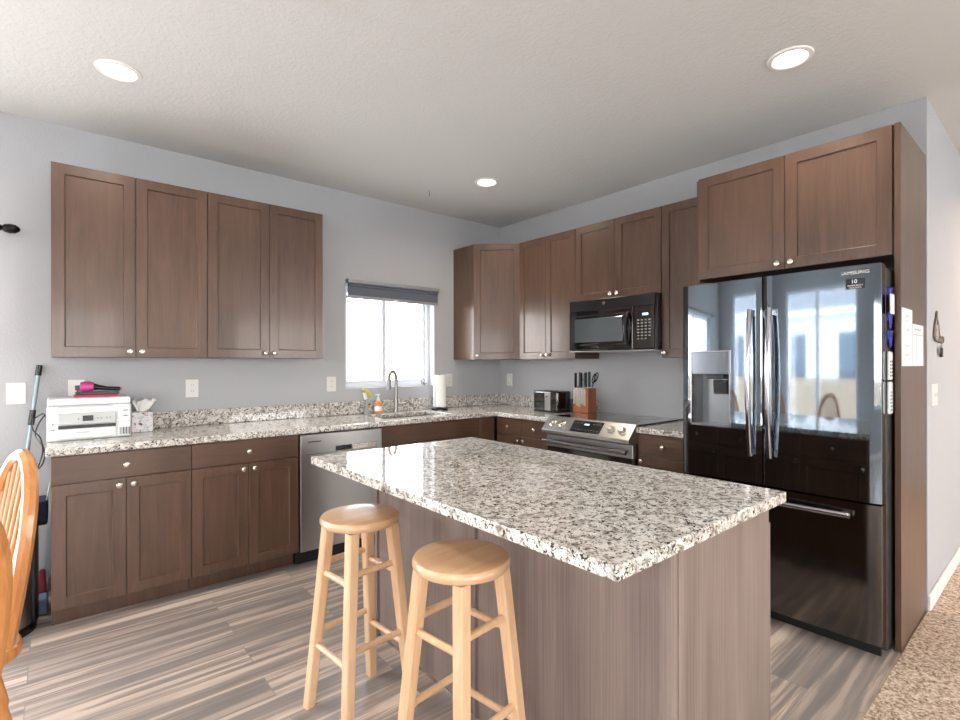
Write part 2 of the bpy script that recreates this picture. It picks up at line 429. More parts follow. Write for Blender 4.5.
# outside, seen in the fridge's reflection
m = MB(); m.box(-60, -6.9, -40, 40, -.5, -.3); m.box(-6.9, 30, .4, 40, -.5, -.3); m.box(-6.9, 30, -40, -8.4, -.5, -.3)
struct('ground', m, 'bounce_ground', 'ground outside the house, made pale to bounce daylight indoors', 'ground')  # doubles as a reflector, its pale colour brightens the ceiling
t = thing('neighbor_house', 'pale sided house with a grey roof beyond the glass door', 'house', (-17, 1.5, -.3))
m = MB(); m.box(-19, -15, -3.5, 6.5, -.3, 2.7); m.build('wall', 'siding', t)
m = MB(); m.prism([(-14.6, -4), (-14.6, 7), (-19.4, 7), (-19.4, -4)], 2.72, 2.86); m.build('eave', 'white', t)
m = MB(); m.loops([[(-14.6, -4, 2.87), (-14.6, 7, 2.87), (-19.4, 7, 2.87), (-19.4, -4, 2.87)], [(-16.9, -3.8, 3.9), (-16.9, 6.8, 3.9), (-17.1, 6.8, 3.9), (-17.1, -3.8, 3.9)]]); m.build('roof', 'roofm', t)
for y in (-1.2, 1.6):
    m = MB(); m.box(-14.99, -14.95, y, y+1.0, .9, 2.2); m.build('window', 'dwin', t)
t2 = MB(); t2.box(-11.1, -11.0, -8, 9, -.3, 1.0); tag(t2.build('yard_fence', 'fencem'), 'low weathered board fence between the two houses', 'fence')

# ------------------------------------------------------------------ cabinets
SH = [(0, 0), (0, .0175), (.0015, .019), (.0555, .019), (.0565, .0175), (.0585, .0105), (.061, .0095)]
SL = [(0, 0), (0, .0175), (.0015, .019)]
def knob(F, u, d, z, parent, r=.0165):
    m = MB(); n = 16; rings = []
    for rr, h in ((.007, 0), (.006, .012), (r*.85, .016), (r, .021), (r*.9, .027), (r*.45, .030)):
        rings.append([F(u+rr*math.cos(2*PI*k/n), d+h, z+rr*math.sin(2*PI*k/n)) for k in range(n)])
    m.loops(rings); return m.build('knob', 'nickel', parent, smooth=True)
def doorp(F, u0, u1, z0, z1, d, parent, kn=None, slab=False, name='door', mm=None):
    m = MB(F); m.panel(u0, u1, z0, z1, [(i, d+q) for i, q in (SL if slab else SH)])
    dd = m.build(name, mm or 'cab', parent)
    if kn: knob(F, kn[0], d+.019, kn[1], dd)
    return dd
def upper(F, u0, u1, z0, z1, nd, label, depth=.305, knobs=None):
    c = F((u0+u1)/2, depth/2, z0); t = thing('wall_cabinet', label, 'wall cabinet', c, 'wall cabinets')
    m = MB(F); m.box(u0+.001, u1-.001, .001, depth, z0, z1); m.build('cabinet_body', 'cab', t)
    w = (u1-u0)/nd
    for k in range(nd):
        a, b = u0+k*w+.0015, u0+(k+1)*w-.0015
        if nd == 2: kn = (b-.028 if k == 0 else a+.028, z0+.035)
        else: kn = (a+.028 if knobs == 'l' else b-.028, z0+.035)
        doorp(F, a, b, z0+.002, z1-.002, depth+.001, t, kn)
    return t
UB, UT = 1.372, 2.435
upper(FA, -3.585, -2.823, UB, UT, 2, 'two door brown wall cabinet above the white printer, leftmost on the wall')
upper(FA, -2.822, -2.060, UB, UT, 2, 'two door brown wall cabinet just left of the window')
upper(FB, .613, 1.262, UB, UT, 2, 'narrow two door wall cabinet between the corner cabinet and the microwave')
upper(FB, 1.264, 2.026, 1.829, UT, 2, 'short two door wall cabinet directly above the black microwave')
upper(FB, 2.028, 2.403, UB, UT, 1, 'single door wall cabinet between the microwave and the fridge', knobs='l')
# corner diagonal cabinet
t = thing('wall_cabinet', 'angled corner wall cabinet with one door right of the window', 'wall cabinet', (-.3, -.3, UB), 'wall cabinets')
m = MB(); m.prism([(-.001, -.001), (-.611, -.001), (-.611, -.306), (-.306, -.611), (-.001, -.611)], UB, UT); m.build('cabinet_body', 'cab', t)
q2 = math.sqrt(.5)
FD = lambda u, d, z: (-.611+u*q2-d*q2, -.306-u*q2-d*q2, z)
L = .305/q2
doorp(FD, .006, L-.006, UB+.002, UT-.002, .001, t, (.036, UB+.035))
# fridge cabinet and tall side panel
ZT = 2.442
t = thing('wall_cabinet', 'deep two door cabinet above the refrigerator', 'wall cabinet', (-.3, -2.89, 1.83), 'wall cabinets')
m = MB(); m.box(-.58, -.001, -3.356, -2.428, 1.835, ZT); m.build('cabinet_body', 'cab', t)
doorp(FB, 2.430, 2.8985, 1.835, ZT-.002, .581, t, (2.868, 1.866)); doorp(FB, 2.9015, 3.350, 1.835, ZT-.002, .581, t, (2.932, 1.866))
m = MB(); m.box(-.6, -.001, -3.381, -3.358, .0, ZT); tag(m.build('tall_end_panel', 'cab', bevel=.0015), 'tall brown end panel right of the refrigerator with papers on it', 'cabinet panel')
m = MB(); m.box(-.57, -.001, -2.426, -2.405, .0, ZT); tag(m.build('tall_end_panel', 'cab', bevel=.0015), 'brown end panel between the refrigerator and the small base cabinet', 'cabinet panel')

def base_unit(F, u0, u1, label, nd, ndr, mm, dep=.61, kside=None, toe=True, name='base_cabinet'):
    t = thing(name, label, 'base cabinet', F((u0+u1)/2, .3, 0), 'base cabinets')
    m = MB(F); m.box(u0+.001, u1-.001, .001, dep, .1, .874); m.build('cabinet_body', 'cab', t)
    if toe: m = MB(F); m.box(u0+.001, u1-.001, .002, .53, 0, .0995); m.build('toe_kick', 'cab', t)
    w = (u1-u0)/ndr
    for k in range(ndr):
        a, b = u0+k*w+.0015, u0+(k+1)*w-.0015
        doorp(F, a, b, .732, .868, dep+.001, t, ((a+b)/2, .80), True, 'drawer', mm)
    w = (u1-u0)/nd
    for k in range(nd):
        a, b = u0+k*w+.0015, u0+(k+1)*w-.0015
        kn = (b-.03 if (k == 0 and nd == 2) or kside == 'r' else a+.03, .695)
        doorp(F, a, b, .106, .727, dep+.001, t, kn)
    return t
base_unit(FA, -3.585, -2.971, 'base cabinet under the white printer, one drawer over two doors', 2, 1, 'cab_h')
base_unit(FA, -2.970, -2.356, 'base cabinet just left of the dishwasher, one drawer over two doors', 2, 1, 'cab_h')
base_unit(FB, .645, 1.255, 'corner side base cabinet with two small drawers left of the range', 2, 2, 'cab_hy')
base_unit(FB, 2.034, 2.402, 'narrow base cabinet between the range and the refrigerator', 1, 1, 'cab_hy')
t = thing('base_cabinet', 'sink base cabinet with plain false front right of the dishwasher', 'base cabinet', (-1.2, -.3, 0), 'base cabinets')
m = MB(); m.box(-1.746, -.64, -.61, -.001, .1, .66); m.box(-1.746, -.64, -.61, -.58, .66, .874); m.build('cabinet_body', 'cab', t)
m = MB(); m.box(-1.746, -.60, -.53, -.002, 0, .0995); m.build('toe_kick', 'cab', t)
doorp(FA, -1.742, -.832, .732, .868, .611, t, None, True, 'drawer', 'cab_h')
doorp(FA, -1.742, -1.2885, .106, .727, .611, t, (-1.318, .695)); doorp(FA, -1.2855, -.832, .106, .727, .611, t, (-1.256, .695))
m = MB(); m.box(-.826, -.645, -.628, -.611, .106, .868); m.build('filler_panel', 'cab', t)

# countertop and backsplash
m = MB()
sk = (-1.64, -1.02, -.50, -.16)
xs = [-3.607, sk[0], sk[1], -.648, -.0015]; ys = [-1.262, -.648, sk[2], sk[3], -.0015]
m.cells(xs, ys, lambda x, y: (y > -.648 or x > -.648) and not (sk[0] < x < sk[1] and sk[2] < y < sk[3]), .876, .914, lambda u, v, t_: (u, v, t_))
tag(m.build('countertop', 'granite', bevel=.007, seg=3), 'speckled granite countertop running from the printer round the corner to the range', 'countertop')
m = MB(); m.box(-.648, -.0015, -2.404, -2.030, .876, .914); tag(m.build('countertop', 'granite', bevel=.006), 'small piece of granite countertop between range and refrigerator', 'countertop')
m = MB(); m.box(-3.55, -.0015, -.0215, -.0015, .9145, 1.02); tag(m.build('backsplash', 'granite', bevel=.003), 'long low granite backsplash under the window wall', 'backsplash')
m = MB(); m.box(-.0215, -.0015, -1.262, -.023, .9145, 1.02); tag(m.build('backsplash', 'granite', bevel=.003), 'short granite backsplash behind the toaster', 'backsplash')
m = MB(); m.box(-.0215, -.0015, -2.404, -2.030, .9145, 1.02); tag(m.build('backsplash', 'granite', bevel=.003), 'small granite backsplash beside the refrigerator', 'backsplash')
# sink
a, b, c, d = sk
t = thing('sink', 'undermount stainless sink below the window', 'sink', ((a+b)/2, (c+d)/2, .68))
m = MB()
def rect(i, z): return [(a-.01+i, c-.01+i, z), (b+.01-i, c-.01+i, z), (b+.01-i, d+.01-i, z), (a-.01+i, d+.01-i, z)]
m.loops([rect(-.01, .8745), rect(0, .8745), rect(.006, .73), rect(.03, .70), rect(.03, .696), rect(-.006, .72), rect(-.01, .8735)], cap0=False, cap1=False, closed=False)
m.face([m.v(p) for p in rect(.03, .70)]); m.build('basin', 'steel', t)
m = MB(); m.lathe([(.045, .001), (.045, .004), (.03, .004), (.028, .002)], (-1.33, -.33, .70), 24); m.build('drain', 'chrome', t, smooth=True)

# dishwasher
t = thing('dishwasher', 'stainless dishwasher between the base cabinets under the counter', 'dishwasher', (-2.05, -.3, 0))
m = MB(); m.box(-2.352, -1.750, -.60, -.03, .1, .868); m.build('tub', 'dark', t)
m = MB(); m.box(-2.350, -1.752, -.56, -.1, .0, .099); m.build('toe_kick', 'blackm', t)
m = MB(); us = [-2.349, -2.105, -1.99, -1.753]; vs = [.103, .742, .772, .866]
m.cells(us, vs, lambda u, v: not (-2.105 < u < -1.99 and .742 < v < .772), .602, .645, lambda u, v, q: (u, -q, v))
dd = m.build('door', 'steel', t, bevel=.004)
m = MB(); m.box(-2.105, -1.99, -.625, -.603, .742, .772); m.build('pull_recess', 'black', dd)
m = MB(); m.box(-2.31, -1.79, -.647, -.6455, .735, .7355+.002); m.build('seam_line', 'dark', dd)
m = MB(); m.box(-1.985, -1.80, -.648, -.6455, .742, .776); m.build('badge_strip', 'nickel', dd)
m = MB(); m.box(-2.30, -2.21, -.6465, -.6455, .815, .822); m.build('maker_mark', 'dark', dd)

# ------------------------------------------------------------------ range
t = thing('range', 'stainless slide-in electric range with black glass top', 'range', (-.35, -1.645, 0))
m = MB(); m.box(-.62, -.03, -2.020, -1.270, .03, .905); m.build('oven_body', 'dark', t)
m = MB(); m.box(-.625, -.024, -2.0285, -1.2635, .9155, .925); m.build('cooktop', 'bglass', t, bevel=.002)
for (x, y, r) in ((-.45, -1.46, .10), (-.45, -1.83, .09), (-.19, -1.46, .075), (-.19, -1.83, .10)):
    m = MB(); m.lathe([(r, 0), (r, .0004), (r-.003, .0004), (r-.003, 0)], (x, y, .9253), 40, cap0=False, cap1=False); m.build('burner_ring', 'dark', t)
prof = [(-.62, .93), (-.645, .93), (-.735, .835), (-.735, .81), (-.70, .80), (-.62, .80)]
m = MB(); m.loops([[(x, -1.268, z) for x, z in prof], [(x, -2.034, z) for x, z in prof]]); cpn = m.build('control_panel', 'steel', t, bevel=.003)
nd_ = Vector((-.095, 0, .09)).normalized()
def onp(y, s_):    # point on the slanted face, s from top 0..1
    return Vector((-.645-.09*s_, y, .93-.095*s_))
al = Vector((-.09, 0, -.095)).normalized()
for y in (-1.35, -1.44, -1.865, -1.955):
    m = MB(); c0 = onp(y, .5)
    e1, e2 = Vector((0, 1, 0)), al
    def rg(r, h): return [tuple(c0+nd_*h+e1*math.cos(2*PI*k/20)*r+e2*math.sin(2*PI*k/20)*r) for k in range(20)]
    m.loops([rg(.029, .0005), rg(.029, .006), rg(.021, .008), rg(.020, .026), rg(.016, .03)]); m.build('control_knob', 'nickel', cpn, smooth=True)
m = MB(); p0, p1 = onp(-1.53, .12), onp(-1.79, .85)
m.loops([[tuple(onp(-1.53, .12)+nd_*h), tuple(onp(-1.79, .12)+nd_*h), tuple(onp(-1.79, .88)+nd_*h), tuple(onp(-1.53, .88)+nd_*h)] for h in (.0005, .002)]); dsp = m.build('display', 'bglass', cpn)
for k in range(9):
    for j, s_ in enumerate((.3, .72)):
        y = -1.55-k*.027
        if 3 <= k <= 5 and j == 0: continue
        m = MB(); c0 = onp(y, s_)+nd_*.0022
        m.loops([[tuple(c0+Vector((0, i1, 0))+al*i2+nd_*h) for i1, i2 in ((-.006, -.003), (.006, -.003), (.006, .003), (-.006, .003))] for h in (0, .0006)]); m.build('touch_mark', 'ink', dsp)
m = MB(); c0 = onp(-1.655, .35)+nd_*.0022
m.loops([[tuple(c0+Vector((0, i1, 0))+al*i2+nd_*h) for i1, i2 in ((-.02, -.006), (.02, -.006), (.02, .006), (-.02, .006))] for h in (0, .0006)]); m.build('clock_digits', 'led', dsp)
m = MB(FB); m.panel(1.272, 2.026, .705, .795, [(0, .621), (0, .676), (.003, .68)]); od = m.build('oven_door', 'steel', t)
m = MB(FB); m.panel(1.272, 2.026, .235, .704, [(0, .621), (0, .670), (.003, .674)]); m.build('door_glass', 'bglass', od)
m = MB(FB); m.panel(1.272, 2.026, .10, .228, [(0, .621), (0, .672), (.003, .676)]); m.build('drawer', 'steel', t)
m = MB(FB); m.box(1.28, 2.02, .1, .58, .0, .099); m.build('kick_plate', 'blackm', t)
m = MB(); m.rod((-.735, -1.285, .752), (-.735, -2.012, .752), .0165, n=20)
for y in (-1.31, -1.985): m.box(-.735, -.679, y-.012, y+.012, .74, .764)
m.build('handle', 'handle', od, smooth=True)

# ------------------------------------------------------------------ microwave
t = thing('microwave', 'black over-the-range microwave under the short cabinet', 'microwave', (-.2, -1.645, 1.425))
m = MB(); m.box(-.372, -.002, -2.026, -1.266, 1.43, 1.827); m.build('case', 'black', t, bevel=.003)
m = MB(); m.box(-.402, -.373, -2.024, -1.268, 1.742, 1.825); vg = m.build('vent_grille', 'black', t, bevel=.004)
m = MB(FB); m.panel(1.268, 1.85, 1.437, 1.740, [(0, .373), (0, .402), (.004, .406), (.035, .406), (.045, .409)]); dr = m.build('door', 'bglass', t)
m = MB(FB); m.panel(1.325, 1.765, 1.497, 1.680, [(0, .4095), (.002, .4105)]); m.build('window', 'door_window', dr)
m = MB(FB); m.panel(1.853, 2.024, 1.437, 1.740, [(0, .373), (0, .402), (.004, .406)]); kp = m.build('keypad', 'bglass', t)
m = MB(); zz = [1.47+.235*k/12 for k in range(13)]
m.tube([(-.415-.034*math.sin(PI*k/12), -1.815, zz[k]) for k in range(13)], .011, 10); m.build('handle', 'black', dr, smooth=True)
for r_ in range(7):
    for c_ in range(4):
        m = MB(); y = -1.895-c_*.03; z = 1.64-r_*.022
        if r_ == 6 and c_ == 3: continue
        m.box(-.4075, -.4062, y-.008, y+.008, z-.004, z+.004); m.build('button', 'greyp', kp)
m = MB(); m.box(-.4075, -.4062, -1.975, -1.93, 1.672, 1.688); m.build('clock_display', 'led', kp)
m = MB(); m.lathe([(.013, 0), (.013, -.001)], (-.4025, -1.60, 1.79), 24, ax='x'); lg = m.build('round_emblem', 'nickel', vg, smooth=True)
text('emblem_letters', 'GE', .013, (-.404, -1.60, 1.79), RB, 'dark', lg)
m = MB(); m.box(-.40, -.01, -2.022, -1.27, 1.424, 1.4295); m.build('bottom_plate', 'steel', t)

# ------------------------------------------------------------------ refrigerator
t = thing('refrigerator', 'black stainless french door refrigerator with water dispenser', 'refrigerator', (-.4, -2.885, 0))
YF0, YF1 = 2.430, 3.346
m = MB(FB); m.box(YF0, YF1, .04, .70, .03, 1.765); m.build('case', 'fside', t, bevel=.004)
m = MB(FB); m.box(YF0+.02, YF1-.02, .68, .705, .0, .07); m.build('kick_grille', 'blackm', t)
def bulge_panel(u0, u1, z0, z1, hole=None, amt=.008):
    """door with a gently bowed front; hole=(ua,ub,za,zb) leaves an opening"""
    N = 22; us = sorted(set([u0+(u1-u0)*k/N for k in range(N+1)] + (list(hole[:2]) if hole else []))); vs = [z0, z1] if not hole else [z0, hole[2], hole[3], z1]
    m = MB()
    def f(u, v, k):
        if k == 0: return FB(u, .712, v)
        s_ = (u-u0)/(u1-u0)*2-1
        dd = .790 + amt*(1-abs(s_)**2.2); 
        if abs(s_) > .97: dd -= .005*((abs(s_)-.97)/.03)
        return FB(u, dd, v)
    m.cells(us, vs, lambda u, v: not (hole and hole[0] < u < hole[1] and hole[2] < v < hole[3]), 0, 1, f)
    return m
hole = (2.482, 2.703, .985, 1.402)
ld = bulge_panel(YF0, 2.8565, .708, 1.775, hole).build('door', 'bsteel', t, smooth=True)
rd = bulge_panel(2.8635, YF1, .708, 1.775).build('door', 'bsteel', t, smooth=True)
fd = bulge_panel(YF0, YF1, .078, .698, None, .006).build('freezer_drawer', 'bsteel_d', t, smooth=True)
m = MB(FB); hu0, hu1, hz0, hz1 = hole
m.cells([hu0, hu0+.007, hu1-.007, hu1], [hz0, hz0+.007, hz1-.007, hz1], lambda u, v: not (hu0+.007 < u < hu1-.007 and hz0+.007 < v < hz1-.007), .777, .801, lambda u, v, q: (u, q, v)); ds = m.build('dispenser_frame', 'handle', ld)
m = MB(FB); m.box(hu0+.007, hu1-.007, .777, .797, 1.272, hz1-.007); m.build('dispenser_panel', 'panelgrey', ds, bevel=.002)
m = MB(FB)
m.box(hu0+.007, hu1-.007, .712, .716, hz0+.007, 1.271)
ms = MB(FB); ms.box(hu0+.0075, hu0+.03, .717, .79, hz0+.014, 1.271); ms.build('cavity_side', 'black', ds)
m.box(hu0+.0005, hu0+.0065, .712, .798, hz0+.007, 1.271); m.box(hu1-.0065, hu1-.0005, .712, .798, hz0+.007, 1.271)
m.box(hu0+.007, hu1-.007, .717, .797, hz0+.007, hz0+.013); m.build('dispenser_cavity', 'cavity', ds)
m = MB(FB); m.box(2.565, 2.66, .717, .787, 1.245, 1.2715); m.build('spout', 'black', ds, bevel=.004)
m = MB(FB); m.loops([[(2.575, .717, 1.24), (2.665, .717, 1.24), (2.665, .717, 1.16), (2.575, .717, 1.16)], [(2.585, .75, 1.235), (2.655, .75, 1.235), (2.655, .735, 1.165), (2.585, .735, 1.165)]]); m.build('lever', 'cavity', ds, bevel=.003)
for (u, par) in ((2.812, ld), (2.905, rd)):
    m = MB(); n = 18; pts = [(-.824-.03*math.sin(PI*k/n), -u, .855+.755*k/n) for k in range(n+1)]
    m.tube(pts, [.013]*(n+1), 12); m.box(-.824, -.792, -u-.01, -u+.01, .862, .89); m.box(-.824, -.792, -u-.01, -u+.01, 1.575, 1.603); m.build('handle', 'handle', par, smooth=True)
m = MB(); n = 18; m.tube([(-.827-.016*math.sin(PI*k/n), -2.50-.74*k/n, .642) for k in range(n+1)], .0135, 12)
m.box(-.827, -.79, -2.535, -2.51, .633, .651); m.box(-.827, -.79, -3.23, -3.205, .633, .651); m.build('handle', 'handle', fd, smooth=True)
lgo = text('raised_lettering', 'SAMSUNG', .021, (-.7965, -3.252, 1.742), RB, 'nickel', rd, sx=1.15)
m = MB(FB); m.box(3.218, 3.290, .7925, .7965, 1.668, 1.716); st = m.build('warranty_sticker', 'black', rd)
text('sticker_number', '10', .024, (-.7968, -3.250, 1.702), RB, 'paper', st, .0002)
text('sticker_words', 'WARRANTY', .0105, (-.7968, -3.254, 1.684), RB, 'paper', st, .0002)
text('sticker_words', 'MADE PARTS', .008, (-.7968, -3.254, 1.674), RB, 'paper', st, .0002)
m = MB(FB); m.box(3.26, 3.33, .64, .70, 1.7655, 1.79); m.build('hinge_cover', 'dark', t, bevel=.004)
m = MB(FB); m.box(YF0+.01, YF0+.08, .64, .70, 1.7655, 1.79); m.build('hinge_cover', 'dark', t, bevel=.004)
for u in (YF0+.05, YF1-.05):
    m = MB(FB); m.lathe([(.02, 0), (.02, .029)], (u, .66, 0.0005), 12); m.build('foot', 'blackm', t)
# things on the fridge side (faces -y at y=-YF1)
YS = -YF1-.0006
def clip(z, x, label, card=False):
    t = thing('magnet_clip', label, 'magnetic clip', (x, YS, z), 'blue clips on the fridge side')
    m = MB(); m.box(x-.03, x+.03, YS-.004, YS, z-.01, z+.03); m.build('back_plate', 'blue', t, bevel=.001)
    m = MB(); m.loops([[(x-.028, YS-.005, z+.02), (x+.028, YS-.005, z+.02), (x+.012, YS-.006, z-.045), (x-.012, YS-.006, z-.045)], [(x-.026, YS-.012, z+.03), (x+.026, YS-.012, z+.03), (x+.01, YS-.009, z-.045), (x-.01, YS-.009, z-.045)]]); m.build('jaw', 'blue', t)
    m = MB(); m.tube([(x+.0, YS-.008, z+.0), (x+.02, YS-.011, z+.02), (x+.045, YS-.012, z+.045)], .0035, 8); m.build('thumb_lever', 'black', t, smooth=True)
clip(1.645, -.655, 'uppermost blue magnet clip on the fridge side, holding a pale card')
clip(1.535, -.655, 'middle blue magnet clip on the fridge side, below the pale card')
clip(1.450, -.655, 'lowest blue magnet clip on the fridge side, just above the remote')
m = MB(); m.box(-.700, -.625, YS-.016, YS-.0135, 1.555, 1.645); tag(m.build('note_card', 'paper'), 'pale pink white card held in the top blue clip', 'card')
def remote(z0, z1, label, holes):
    t = thing('remote_control', label, 'remote control', (-.66, YS, z0), 'remotes on the fridge side')
    m = MB(); m.box(-.695, -.635, YS-.012, YS, z0, z1); b_ = m.build('body', 'whitepl', t, bevel=.006)
    n = int((z1-z0-.04)/.016)
    for r_ in range(n):
        for c_ in range(3 if not holes else 2):
            m = MB(); x = -.682+c_*(.017 if not holes else .03); z = z0+.02+r_*.016
            m.box(x-.004, x+.006, YS-.0135, YS-.0121, z-.004, z+.004); m.build('button', 'dark' if holes else 'greyp', t)
remote(1.255, 1.385, 'white remote with two rows of black buttons on the fridge side', True)
remote(1.100, 1.247, 'white remote with small grey buttons, lower on the fridge side', False)
# papers on the tall panel
YP = -3.3815
def sheet(x0, x1, z0, z1, label, marks):
    t = thing('notice_paper', label, 'paper', ((x0+x1)/2, YP, z0), 'papers on the tall panel')
    m = MB(); m.box(x0, x1, YP-.0012, YP-.0002, z0, z1); p_ = m.build('sheet', 'paper', t)
    m = MB()
    for (a, b, c, d) in marks: m.box(x0+a*(x1-x0), x0+b*(x1-x0), YP-.0016, YP-.00125, z0+c*(z1-z0), z0+d*(z1-z0))
    m.build('print', 'inkl', t)
sheet(-.590, -.362, 1.318, 1.590, 'taller white sheet of notes taped on the tall panel, nearer the fridge', [(.35, .65, .86, .88), (.3, .7, .78, .79), (.4, .7, .62, .64), (.35, .65, .34, .36), (.35, .65, .18, .20), (.3, .72, .5, .505)])
sheet(-.352, -.090, 1.318, 1.525, 'shorter white sheet with a ruled form taped beside the taller one', [(.15, .75, .86, .9), (.05, .95, .74, .76), (.3, .33, .05, .74)])
for x in (-.50, -.46, -.26, -.22):
    pass

# ------------------------------------------------------------------ island
t = thing('kitchen_island', 'kitchen island base clad in grey brown laminate panels', 'kitchen island', (-2.05, -2.45, 0))
ix0, ix1, iy0, iy1 = -2.352, -1.752, -3.232, -1.672
m = MB(); m.box(ix0+.012, ix1, iy0+.02, iy1-.02, .1, .8725); m.build('cabinet_body', 'lam', t)
m = MB(); m.box(ix0+.012, ix1-.07, iy0+.02, iy1-.02, 0, .0995); m.build('toe_kick', 'lam', t)
m = MB(); m.box(ix0, ix0+.0115, -2.430, iy1-.02, .0, .8725); m.build('side_panel', 'lam', t)
m = MB(); m.box(ix0, ix0+.0115, iy0+.03, -2.442, .0, .8725); m.build('side_panel', 'lam', t)
m = MB(); m.box(ix0-.012, ix0+.0115, -2.4415, -2.4305, .0, .8725); m.build('batten', 'lam', t)
m = MB(); m.box(ix0-.014, ix0+.011, iy1-.019, iy1+.004, .0, .8725); m.build('corner_post', 'lam', t, bevel=.001)
m = MB(); m.box(ix0-.022, ix0+.011, iy0-.005, iy0+.029, .0, .8725); m.build('corner_post', 'lam', t, bevel=.001)
m = MB(); m.box(ix0+.0115, ix1, iy0-.008, iy0+.0195, .0, .8725); ep = m.build('end_panel', 'lam', t, bevel=.001)
m = MB(); m.box(ix1+.0005, ix1+.012, iy0-.008, iy0+.0195, .0, .80); m.build('edge_batten', 'lam', t, bevel=.001)
m = MB(); m.box(ix0-.0185, ix0+.0, iy1-.02, iy1-.019, .0, .0); m.bm.free()
m = MB(); m.box(ix0-.004, ix0-.0005, -2.430, iy1-.02, .0005, .012); m.build('shoe_molding', 'nickel', t)
m = MB(); m.box(ix0+.011, ix1, iy1-.0195, iy1, .0, .8725); m.build('end_panel', 'lam', t)
FI = lambda u, d, z: (ix1+d, u, z)
for k in range(3):
    w = (iy1-iy0-.06)/3; a = iy0+.03+k*w+.0015; b = a+w-.003
    doorp(FI, a, b, .732, .866, .001, t, ((a+b)/2, .80), True, 'drawer', 'cab_hy'); doorp(FI, a, b, .106, .727, .001, t, (a+.03, .695))
m = MB(); m.box(-2.673, -1.724, -3.284, -1.639, .874, .909)
tag(m.build('island_countertop', 'granite', bevel=.004, seg=2), 'large speckled granite slab on top of the island', 'countertop')

# ------------------------------------------------------------------ bar stools
def make_stool(label):
    t = thing('bar_stool', label, 'bar stool', (0, 0, 0), 'round pine bar stools at the island')
    m = MB(); m.lathe([(.128, .700), (.146, .704), (.1535, .714), (.1535, .724), (.147, .734), (.135, .7375), (.10, .7372), (.05, .7365), (.004, .7362)], (0, 0, 0), 56); m.build('seat', 'pine_seat', t, smooth=True)
    def P(sx, sy, z): f = (z/.70); r = .144*(1-f)+.088*f; return (sx*r, sy*r, z)
    for sx in (-1, 1):
        for sy in (-1, 1):
            m = MB(); h = .0185
            def rg(z, hh): 
                c = P(sx, sy, z); ch = hh*.75
                return [(c[0]+a, c[1]+b, z) for a, b in ((-hh, -ch), (-ch, -hh), (ch, -hh), (hh, -ch), (hh, ch), (ch, hh), (-ch, hh), (-hh, ch))]
            m.loops([rg(0.0, .0185), rg(.35, .020), rg(.7005, .021)]); m.build('leg', 'pine', t)
    for z, ax in ((.515, 'y'), (.24, 'y'), (.552, 'x'), (.29, 'x')):
        for s_ in (-1, 1):
            if ax == 'y': a, b = P(s_, -1, z), P(s_, 1, z)
            else: a, b = P(-1, s_, z), P(1, s_, z)
            m = MB(); m.rod(a, b, .0115, n=14); m.build('rung', 'pine', t, smooth=True)
    return t
s1 = make_stool('round pine bar stool further from the camera, beside the dishwasher')
s2 = copy_tree(s1, 'round pine bar stool nearest the camera, at the middle of the island')
s1.location = (-2.660, -2.100, 0); s1.scale = (.985, .985, 1.02); s1.rotation_euler[2] = R(5)
s2.location = (-2.627, -2.698, 0); s2.scale = (.97, .97, 1.025); s2.rotation_euler[2] = R(7)

# ------------------------------------------------------------------ windsor chairs
def make_chair(label):
    t = thing('dining_chair', label, 'dining chair', (0, 0, 0), 'oak spindle back dining chairs')
    m = MB(); poly = []   # chair faces -x, back at x=0
    for k in range(40):
        a = 2*PI*k/40; c, s_ = math.cos(a), math.sin(a)
        e = 3.2; r = (abs(c)**e+abs(s_)**e)**(-1/e)
        poly.append((-.185+.215*r*c, .218*r*s_))
    def ring(k, z): return [(-.2+(x+.2)*k, y*k, z) for x, y in poly]
    m.loops([ring(.9, .42), ring(1, .43), ring(1, .452), ring(.97, .462), ring(.7, .458)]); m.build('seat', 'oak', t, smooth=True)
    N = 36
    def bow(a, w=1.0, hgt=.572):   # a from 0..pi
        y = -.205*math.cos(a)*w; s_ = math.sin(a)**.72 if math.sin(a) > 0 else 0
        z = .455+hgt*s_; y *= .72+.28*s_
        return (-.028+.08*s_, y, z)
    m = MB(); m.tube([bow(PI*k/N) for k in range(N+1)], .021, 8); m.build('back_bow', 'oak', t, smooth=True)
    for k in range(7):
        yb = -.105+.035*k; 
        a = math.acos(max(-1, min(1, -(yb*1.25)/.205))); top = bow(a)
        m = MB(); p0 = Vector((-.03, yb, .458)); p1 = Vector(top)
        m.tube([p0, p0.lerp(p1, .3), p0.lerp(p1, .6), p1], [.009, .0125, .010, .0065], 10); m.build('spindle', 'oak', t, smooth=True)
    for sx in (-1, 1):
        for sy in (-1, 1):
            a = Vector((-.2+sx*.14, sy*.14, .425)); b = Vector((-.2+sx*.20, sy*.20, 0))
            m = MB(); m.tube([a, a.lerp(b, .15), a.lerp(b, .3), a.lerp(b, .34), a.lerp(b, .6), a.lerp(b, .64), b], [.013, .017, .02, .014, .022, .016, .012], 12); m.build('leg', 'oak', t, smooth=True)
    for sy in (-1, 1):
        m = MB(); m.tube([(-.375, sy*.175, .18), (-.2, sy*.175, .18), (-.025, sy*.175, .18)], [.009, .014, .009], 10); m.build('stretcher', 'oak', t, smooth=True)
    m = MB(); m.tube([(-.2, -.172, .18), (-.2, 0, .18), (-.2, .172, .18)], [.009, .014, .009], 10); m.build('stretcher', 'oak', t, smooth=True)
    return t
c1 = make_chair('oak spindle back chair at the left edge, in front of the trash can')
c2 = copy_tree(c1, 'nearer oak chair at the left edge with only its bowed back rail showing')
c1.location = (-3.702, -1.625, 0); c1.rotation_euler[2] = R(17)
c2.location = (-3.772, -2.41, 0); c2.rotation_euler[2] = R(-35)

